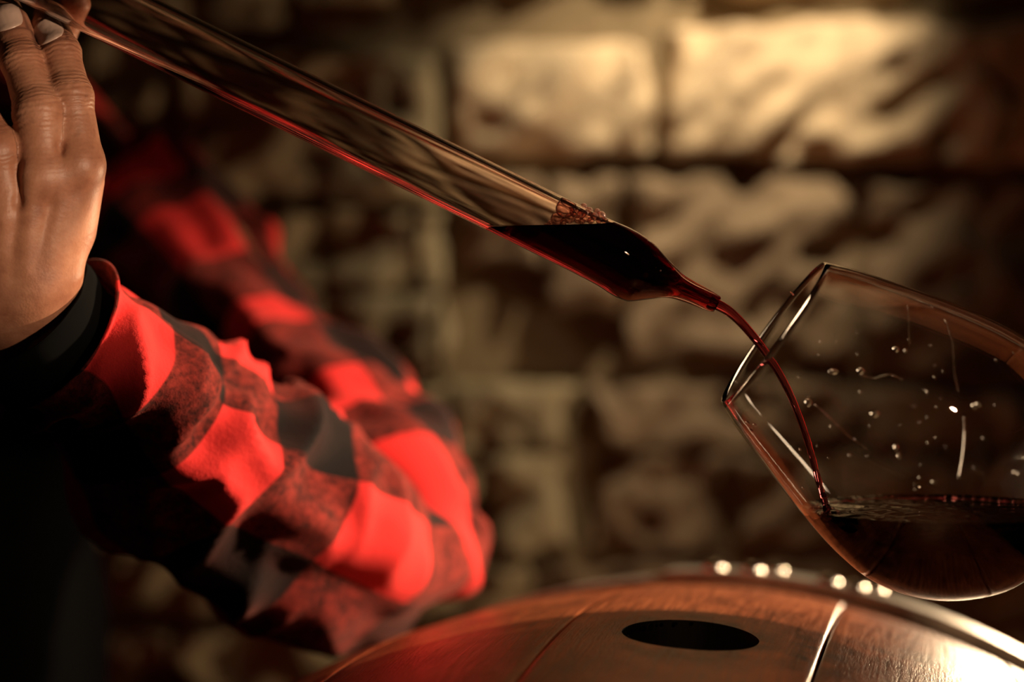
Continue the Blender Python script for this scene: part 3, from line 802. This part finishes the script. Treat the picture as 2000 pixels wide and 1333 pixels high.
# nails sit in a shallow bed: groove round each nail is added as geometry of the nail; meso wrinkles at the joints
nail_info = {}
nrm_cam = np.array([0, 0, 1.0])
for k in ('index', 'middle'):
    js = FJ[k]; rr_ = [q[3] for q in fingers[k]]
    for ji, lst in ((2, (-3.4, -1.6, 0.4, 2.4)), (1, (-5.5, -3.4, -1.2, 1.0, 3.2, 5.4))):
        ax_ = (js[ji + 1] - js[ji - 1]); ax_ /= np.linalg.norm(ax_)
        rel = Q - js[ji]; al = rel @ ax_; rad_ = np.sqrt(np.clip((rel ** 2).sum(-1) - al ** 2, 0, None))
        near = np.exp(-np.clip(rad_ - rr_[ji] - 1, 0, None) ** 2 / 2.0) * (rel[..., 2] > -2)
        bend = 0.06 * (rel[..., 0]) ** 2 / 4
        for q, o_ in enumerate(lst):
            hand = hand + (0.16 if abs(o_) > 1.5 else 0.36) * np.exp(-((al - o_ - bend * (1 if o_ > 0 else -1)) / 0.55) ** 2) * near
hand = hand.astype(np.float32)
grid = vdb.FloatGrid(); grid.background = 5.0
grid.copyFromArray(np.clip(hand, -5, 5)); 
hv, hq = grid.convertToPolygons(isovalue=0.0, adaptivity=0.0)[0:3:2] if False else (None, None)
pts_, tri_, quad_ = grid.convertToPolygons(isovalue=0.0, adaptivity=0.0)
pts_ = np.asarray(pts_) * vox + lo
HO = P(0, 0, HD)
def to_world(pm):
    pm = np.asarray(pm) / 1000.0
    return np.outer(pm[:, 0], np.array(AXR)) + np.outer(pm[:, 1], np.array(AXU)) - np.outer(pm[:, 2], np.array(AXF)) + np.array(HO)
hw = to_world(pts_)
# smoothing factor attributes
wrk = np.zeros(len(pts_)); axl = np.zeros(len(pts_)); grime = np.zeros(len(pts_)); bestd = np.full(len(pts_), 1e9)
for k, js in FJ.items():
    rr_ = [q[3] for q in fingers[k]]; acc = 0
    for i in range(len(js) - 1):
        ab = js[i + 1] - js[i]; L_ = np.linalg.norm(ab); tt = np.clip((pts_ - js[i]) @ ab / L_ ** 2, 0, 1)
        dd = np.sqrt(((pts_ - js[i] - tt[:, None] * ab) ** 2).sum(1)) - (rr_[i] + (rr_[i + 1] - rr_[i]) * tt)
        m_ = dd < bestd; bestd[m_] = dd[m_]; axl[m_] = acc + tt[m_] * L_; acc += L_
    for ji, wdt, am in ((1, 4.5, 1.0), (2, 3.5, 0.8)):
        dj = np.sqrt(((pts_ - js[ji]) ** 2).sum(1)); wrk = np.maximum(wrk, am * np.exp(-(np.clip(dj - 6, 0, None) / wdt) ** 2))
wrk = 0.04 + 0.6 * wrk

def SDF(p):
    g = (np.asarray(p) - lo) / vox; i = np.clip(g.astype(int), 0, np.array(hand.shape) - 2); f = g - i
    c = hand[i[0]:i[0] + 2, i[1]:i[1] + 2, i[2]:i[2] + 2]
    c = c[0] * (1 - f[0]) + c[1] * f[0]; c = c[0] * (1 - f[1]) + c[1] * f[1]; return float(c[0] * (1 - f[2]) + c[1] * f[2])

# nails
def nail(k, cpx, cpy, w_, l_, tipdir, out):
    """curved plate: c centre in hand mm space"""
    t_ = np.array(tipdir, float); t_ /= np.linalg.norm(t_); o_ = np.array(out, float); o_ -= t_ * (o_ @ t_); o_ /= np.linalg.norm(o_); s_ = np.cross(t_, o_)
    js = FJ[k]; rr_ = fingers[k]
    # project centre onto the finger surface by marching along -out until inside
    c = hp_(cpx, cpy, 30.0); f_ = lambda p: min(rcone(p[None], js[i], js[i + 1], rr_[i][3], rr_[i + 1][3])[0] for i in range(len(js) - 1))
    for _ in range(400):
        if f_(c) < -0.15: break
        c = c - np.array([0, 0, 1.0]) * 0.15
    vs = []; n = 17; R_ = rr_[3][3] * 1.02
    g = np.linspace(-1, 1, n)
    for lay in (0, 1):
        for v_ in g:
            for u_ in g:
                # squircle mapping, square at the free edge, round at the cuticle
                uu = u_ * (math.sqrt(1 - 0.42 * v_ * v_) if v_ < 0 else 1 - 0.08 * v_ * v_); vv = v_ * (math.sqrt(1 - 0.40 * u_ * u_) if v_ < 0 else (1 - 0.10 * u_ * u_))
                x = uu * w_ / 2; y = vv * l_ / 2
                q_ = c + s_ * x + t_ * y + o_ * 9.0
                for _ in range(90):
                    if SDF(q_) < 0.0: break
                    q_ = q_ - o_ * 0.2
                edge = max(0, max(abs(u_), -v_) - 0.8) / 0.2
                vs.append(q_ + o_ * ((0.55 if not lay else -0.5) - 0.35 * edge))
    fs = []
    for j in range(n - 1):
        for i in range(n - 1):
            a = j * n + i; fs.append((a, a + 1, a + n + 1, a + n)); a += n * n; fs.append((a, a + n, a + n + 1, a + 1))
    rim = list(range(n)) + [j * n + n - 1 for j in range(1, n)] + [(n - 1) * n + i for i in range(n - 2, -1, -1)] + [j * n for j in range(n - 2, 0, -1)]
    for a, b_ in zip(rim, rim[1:] + rim[:1]): fs.append((a, a + n * n, b_ + n * n, b_))
    o = mesh_from('fingernail', to_world(vs), fs, M['nail']); nail_info[k] = (c, s_, t_, w_, l_); return o
nails = [nail('index', 92, 60, 12.4, 13.6, (-5.6, 12.1, -6), (0.12, 0, 1)),
         nail('middle', 10, 31, 12.6, 14.5, (-7.8, 17.7, -7.5), (0.1, 0, 1))]
for k, (c, s_, t_, w_, l_) in nail_info.items():
    rel = pts_ - c; u_ = rel @ s_ / (w_ / 2); v_ = rel @ t_ / (l_ / 2)
    q = np.maximum(np.abs(u_), np.abs(v_)); near = (np.sqrt((rel ** 2).sum(1)) < 13)
    grime = np.maximum(grime, near * 0.6 * np.exp(-((q - 1.06) / 0.10) ** 2) * (v_ < 0.7))
nz_ = np.array([noise.noise(Vector(p) * 0.35) for p in pts_]) if len(pts_) < 400000 else np.zeros(len(pts_))
grime = np.clip(grime + np.clip(nz_ - 0.30, 0, 1) * 0.5 * (pts_[:, 1] > -60), 0, 1)

# coarse body: forearm, upper arm, torso, neck and head, under the clothes
def W(px, py, d): return np.array(P(px, py, d))
ELB = W(690, 1080, 1.05); SHO = W(290, 440, 1.25); WRI = W(110, 640, 0.862)
vx = 0.008
blo = np.array([-1.0, 0.80, 0.35]); bhi = np.array([0.12, 1.56, 1.98]); bd = ((bhi - blo) / vx).astype(int)
Q2 = np.stack(np.meshgrid(*[blo[i] + vx * np.arange(bd[i]) for i in range(3)], indexing='ij'), -1).astype(np.float32)
NX = -0.40; TY = 1.28
B_ = rcone(Q2, np.array([NX, TY, 0.55]), np.array([NX, TY, 1.05]), 0.105, 0.100)
B_ = smin(B_, rcone(Q2, np.array([NX - 0.07, TY, 1.25]), np.array([NX + 0.07, TY, 1.25]), 0.088, 0.088), 0.04)
B_ = smin(B_, rcone(Q2, np.array([NX, TY, 1.30]), np.array([NX, TY - 0.01, 1.48]), 0.06, 0.052), 0.04)
HC = np.array([NX, TY - 0.03, 1.60])
B_ = smin(B_, np.sqrt((((Q2 - HC) / np.array([0.076, 0.095, 0.115])) ** 2).sum(-1)) * 0.09 - 0.09, 0.02)
B_ = smin(B_, rcone(Q2, HC + [0, -0.06, -0.05], HC + [0, -0.075, -0.085], 0.03, 0.022), 0.02)
B_ = smin(B_, rcone(Q2, HC + [0, -0.09, 0.015], HC + [0, -0.112, -0.02], 0.009, 0.014), 0.01)
for sx in (-1, 1):
    B_ = smin(B_, rcone(Q2, HC + [sx * 0.078, 0.0, 0.02], HC + [sx * 0.076, 0.0, -0.02], 0.012, 0.009), 0.006)
arm = [W(300, 445, 1.25), W(380, 530, 1.23), W(550, 765, 1.17), W(640, 890, 1.13), W(690, 1010, 1.10), W(670, 1055, 1.06), W(540, 1005, 0.985), W(300, 850, 0.92), W(110, 655, 0.868)]
for a_, b_, ra_, rb_ in zip(arm, arm[1:], (0.042, 0.040, 0.038, 0.034, 0.033, 0.034, 0.034, 0.028), (0.040, 0.038, 0.034, 0.033, 0.034, 0.034, 0.028, 0.022)):
    B_ = smin(B_, rcone(Q2, a_, b_, ra_, rb_), 0.006)
RS = np.array([2 * NX - SHO[0], SHO[1], SHO[2]]); RE = RS + [-0.04, -0.02, -0.29]
B_ = smin(B_, rcone(Q2, RS, RE, 0.045, 0.035), 0.03); B_ = smin(B_, rcone(Q2, RE, RE + [0.06, -0.10, -0.20], 0.034, 0.026), 0.01)
g2 = vdb.FloatGrid(); g2.background = 0.05; g2.copyFromArray(np.clip(B_, -0.05, 0.05).astype(np.float32))
p2, t2_, q2 = g2.convertToPolygons(isovalue=0.0, adaptivity=0.0); p2 = np.asarray(p2) * vx + blo
allv = np.vstack([hw, p2]); off = len(hw)
fs = [tuple(int(x) for x in f[::-1]) for f in quad_] + [tuple(int(x) + off for x in f[::-1]) for f in q2]
body_o = mesh_from('body', allv, fs, M['skin'])
bm = bmesh.new(); bm.from_mesh(body_o.data); bmesh.ops.recalc_face_normals(bm, faces=bm.faces); bm.to_mesh(body_o.data); bm.free()
body_o.data.polygons.foreach_set('use_smooth', [True] * len(body_o.data.polygons))
z_ = np.zeros(len(p2))
for nm, arr in (('wrinkle', np.concatenate([wrk, z_])), ('axial', np.concatenate([axl, z_])), ('grime', np.concatenate([grime, z_]))):
    a_ = body_o.data.attributes.new(nm, 'FLOAT', 'POINT'); a_.data.foreach_set('value', arr.astype(np.float32))
adopt(body_o, person)
for o in nails: adopt(o, person)

# eyes, brows, mouth, hair (the head is above the frame)
for sx in (-1, 1):
    o = blob('eye', Vector(HC + [sx * 0.031, -0.083, 0.012]), 0.0125, M['nail'], person, 16)
    vs, fs = sweep([Vector(HC + [sx * (0.018 + 0.008 * k), -0.098 + 0.004 * k, 0.034 - 0.001 * k * k]) for k in range(5)], [0.002, 0.004, 0.004, 0.003, 0.002], 8)
    adopt(mesh_from('eyebrow', vs, fs, M['hair']), person)
hb = bmesh.new(); bmesh.ops.create_uvsphere(hb, u_segments=40, v_segments=24, radius=1.0)
for v in hb.verts:
    n_ = noise.noise(v.co * 5) * 0.05
    v.co = Vector((v.co.x * 0.084 * (1 + n_), v.co.y * 0.102 * (1 + n_) + 0.010, v.co.z * 0.122 * (1 + n_) + 0.010))
bmesh.ops.bisect_plane(hb, geom=hb.verts[:] + hb.edges[:] + hb.faces[:], plane_co=(0, -0.055, 0.05), plane_no=(0, -0.75, -0.62), clear_outer=True)
bmesh.ops.translate(hb, vec=HC, verts=hb.verts); o = obj_bm('hair', hb, M['hair']); adopt(o, person)

# shirt: sleeves are swept tubes with folds; UV in check periods
def remap(x, stops):
    """stops: cloth positions of the stripe edges -> half periods (edge i -> i * 0.5)"""
    if x <= stops[0]: return (x - stops[0]) / 60 * 0.5
    for i in range(len(stops) - 1):
        if x <= stops[i + 1]: return 0.5 * (i + (x - stops[i]) / (stops[i + 1] - stops[i]))
    return 0.5 * (len(stops) - 1) + (x - stops[-1]) / 60 * 0.5

def ridge1(x):
    return 1 - 2 * abs(x) ** 0.8

def sleeve(name, ctr, ustops, vstops, ns=150, nu=110, seed=0, fold=0.006, open0=False, thick=0.0016):
    """ctr: (px,py,depth,radius m, flatten) ; u angle 0 faces the camera, growing upwards in the picture; vstops in normalised px length"""
    q = smooth_profile(ctr, max(1, ns // (len(ctr) - 1))); verts = []; uvs = []; faces = []
    cum = [0]
    for a, b_ in zip(q, q[1:]): cum.append(cum[-1] + math.hypot(b_[0] - a[0], b_[1] - a[1]))
    C3 = [P(c[0], c[1], c[2]) for c in q]; n = len(q)
    for i in range(n):
        d = (C3[min(i + 1, n - 1)] - C3[max(i - 1, 0)]).normalized()
        f0 = -AXF; f0 = (f0 - d * f0.dot(d)).normalized(); up = d.cross(f0).normalized()
        if up.dot(AXU) + up.dot(AXR) * 0.3 < 0: up = -up
        for k in range(nu):
            t_ = 2 * math.pi * k / nu
            c_, s_ = math.cos(t_), math.sin(t_)
            base = f0 * c_ * q[i][3] * q[i][4] + up * s_ * q[i][3]
            L_ = cum[i] * 0.00026
            cc = Vector((c_ * 1.2, s_ * 1.2, L_ * 13 + seed))
            f1 = noise.noise(Vector((c_ * 0.9 + L_ * 9, s_ * 0.9, L_ * 16 + seed)))
            f2 = noise.noise(cc * 1.9 + Vector((3, 1, L_ * 12)))
            f3 = noise.noise(Vector((c_ * 1.1 + L_ * 22, s_ * 1.1 + L_ * 10, L_ * 30 + seed * 2)))
            fold_d = fold * (1.8 * f1 + 0.9 * f2 + 0.9 * ridge1(f3 * 2) * (0.5 + f1) - 0.3)
            if open0 and cum[i] < 60: fold_d *= cum[i] / 60
            if open0 and cum[i] < 12: fold_d += 0.0012 * (1 - cum[i] / 12)
            verts.append(C3[i] + base + base.normalized() * fold_d)
            ang = (t_ + math.pi) % (2 * math.pi) - math.pi
            uvs.append((ang * q[i][3] * 1000, cum[i] + 14 * f2))
    def UV(u, v): return (remap(u, ustops), remap(v, vstops))
    for i in range(n - 1):
        for k in range(nu):
            j = (k + 1) % nu; faces.append((i * nu + k, i * nu + j, (i + 1) * nu + j, (i + 1) * nu + k))
    o = mesh_from(name, verts, faces, M['plaid'])
    uvl = o.data.uv_layers.new(name='UVMap'); me = o.data
    for p_ in me.polygons:
        us = [uvs[me.loops[l].vertex_index][0] for l in p_.loop_indices]; wrap = max(us) - min(us) > 100
        for l in p_.loop_indices:
            u, v_ = uvs[me.loops[l].vertex_index]
            if wrap and u < 0: u += 2 * math.pi * 50
            uvl.data[l].uv = UV(u, v_)
    md = o.modifiers.new('cloth', 'SOLIDIFY'); md.thickness = thick; md.offset = 0
    return o

shirt = sleeve('shirt_sleeve', [(112, 648, 0.872, 0.036, 1.0), (196, 706, 0.888, 0.042, 0.95), (305, 830, 0.92, 0.052, 0.9), (420, 935, 0.95, 0.056, 0.92), (540, 1005, 0.985, 0.058, 0.95), (640, 1055, 1.02, 0.058, 0.95), (720, 1085, 1.06, 0.054, 0.9), (765, 1090, 1.10, 0.044, 0.8)],
               [-2, 44, 84, 124, 164], [0, 100, 230, 370, 530, 700, 790, 890], open0=True, seed=1.3, fold=0.0075)
under = sleeve('black_wrist_tube', [(48, 612, 0.860, 0.0325, 0.9), (66, 632, 0.864, 0.034, 0.9), (110, 676, 0.874, 0.034, 0.9), (190, 740, 0.892, 0.034, 0.9)], [0, 50], [0, 50], nu=72, fold=0.0015, seed=9.0)  # near-black tube between the hand and the flannel cuff
mu = M['trousers_shade'].copy(); mu.node_tree.nodes['Principled BSDF'].inputs['Base Color'].default_value = (0.004, 0.004, 0.004, 1); mu.node_tree.nodes['Principled BSDF'].inputs['Specular IOR Level'].default_value = 0.1; under.data.materials[0] = mu; under['label'] = 'black tube round the wrist'; adopt(under, person)
shirt['label'] = 'rolled forearm sleeve of checked flannel with open cuff'
upper = sleeve('shirt_sleeve', [(215, 385, 1.27, 0.038, 1.0), (290, 435, 1.255, 0.054, 1.0), (375, 530, 1.23, 0.053, 1.0), (460, 640, 1.20, 0.052, 1.0), (550, 760, 1.17, 0.053, 1.0), (640, 880, 1.13, 0.056, 1.0), (710, 1000, 1.10, 0.054, 1.0), (735, 1090, 1.09, 0.048, 1.0), (730, 1150, 1.09, 0.030, 1.0)],
               [0, 50, 90, 130, 170], [190, 310, 430, 520, 650, 720, 800, 960, 1100], seed=4.1, fold=0.009)
adopt(shirt, person); adopt(upper, person)

def TWID(z):
    k = min(1, max(0, (z - 1.10) / 0.12)); return 0.122 + 0.066 * k * k * (3 - 2 * k)

def torso():
    verts = []; uvs = []; faces = []; n = 120; nz2 = 130
    for i in range(nz2 + 1):
        z = 0.80 + (1.43 - 0.80) * i / nz2
        f_ = (z - 0.80) / 0.63
        hwid = TWID(z); hd = 0.115
        if z > 1.30: k = (z - 1.30) / 0.13; hwid *= math.sqrt(max(0.10, 1 - k * 0.90)); hd *= math.sqrt(max(0.24, 1 - k * 0.8))
        for k in range(n):
            t_ = 2 * math.pi * k / n; x = math.cos(t_); y = math.sin(t_)
            x = math.copysign(abs(x) ** 0.8, x); y = math.copysign(abs(y) ** 0.8, y)
            fo = 0.008 * noise.noise(Vector((x * 3, y * 3, z * 9))) + 0.006 * noise.noise(Vector((x * 9, y * 9, z * 14)))
            verts.append((NX + x * (hwid + fo), TY + y * (hd + fo), z)); uvs.append((t_ * 0.15 / 0.075, z / 0.085))
    for i in range(nz2):
        for k in range(n):
            j = (k + 1) % n; faces.append((i * n + k, i * n + j, (i + 1) * n + j, (i + 1) * n + k))
    o = mesh_from('shirt_body', verts, faces, M['plaid']); uvl = o.data.uv_layers.new(name='UVMap'); me = o.data
    for p_ in me.polygons:
        us = [uvs[me.loops[l].vertex_index][0] for l in p_.loop_indices]; wrap = max(us) - min(us) > 5
        for l in p_.loop_indices:
            u, v_ = uvs[me.loops[l].vertex_index]
            if wrap and u < 5: u += 2 * math.pi * 0.15 / 0.075
            uvl.data[l].uv = (u, v_)
    md = o.modifiers.new('cloth', 'SOLIDIFY'); md.thickness = 0.002
    return o
to = torso(); adopt(to, person)
vs = []; fs = []; na, nz3 = 40, 50  # near-black sheet standing in for the shade over the lower torso
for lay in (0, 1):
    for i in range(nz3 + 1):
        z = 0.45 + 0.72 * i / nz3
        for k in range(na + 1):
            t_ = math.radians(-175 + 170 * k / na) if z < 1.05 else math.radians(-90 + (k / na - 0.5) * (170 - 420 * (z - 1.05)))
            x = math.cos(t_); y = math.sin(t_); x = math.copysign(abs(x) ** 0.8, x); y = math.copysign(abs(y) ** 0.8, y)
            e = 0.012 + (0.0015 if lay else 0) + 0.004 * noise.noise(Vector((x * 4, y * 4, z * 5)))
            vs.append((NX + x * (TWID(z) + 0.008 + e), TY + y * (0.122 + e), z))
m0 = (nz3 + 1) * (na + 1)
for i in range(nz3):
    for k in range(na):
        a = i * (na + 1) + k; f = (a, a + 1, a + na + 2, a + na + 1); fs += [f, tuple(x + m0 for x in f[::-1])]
adopt(mesh_from('torso_shade', vs, fs, M['trousers_shade']), person)
# trousers down to the floor
for sx in (-1, 1):
    vs, fs = sweep([Vector((NX + sx * 0.075, TY, z)) for z in (0.86, 0.78, 0.6, 0.45, 0.25, 0.08)], [0.085, 0.092, 0.085, 0.068, 0.06, 0.055], 28)
    adopt(mesh_from('trouser_leg', vs, fs, M['trousers_shade']), person)
    bm = bmesh.new(); bmesh.ops.create_uvsphere(bm, u_segments=24, v_segments=12, radius=1)
    for v in bm.verts: v.co = Vector((v.co.x * 0.048, v.co.y * 0.13, max(v.co.z, -0.55) * 0.075 + 0.0415))
    bmesh.ops.translate(bm, vec=(NX + sx * 0.08, TY - 0.05, 0), verts=bm.verts); adopt(obj_bm('shoe', bm, M['trousers_shade']), person)
vs, fs = sweep([Vector(RS) + Vector((0.02, 0, 0.02)), Vector(RS) + Vector((-0.01, 0, -0.08)), Vector(RE), Vector(RE) + Vector((0.03, -0.05, -0.10)), Vector(RE) + Vector((0.05, -0.09, -0.18))], [0.055, 0.06, 0.052, 0.047, 0.042], 40)
o = mesh_from('shirt_sleeve', vs, fs, M['plaid']); uvl = o.data.uv_layers.new(name='UVMap')
for li, l in enumerate(o.data.loops):
    v_ = Vector(vs[l.vertex_index]); uvl.data[li].uv = (v_.x * 12, v_.z * 12)
adopt(o, person)

# light refracted through the clear glass reaches what stands behind it
for o in (glass, thief): o.cycles.is_caustics_caster = True
for o in staves + [body_o] + nails: o.cycles.is_caustics_receiver = True
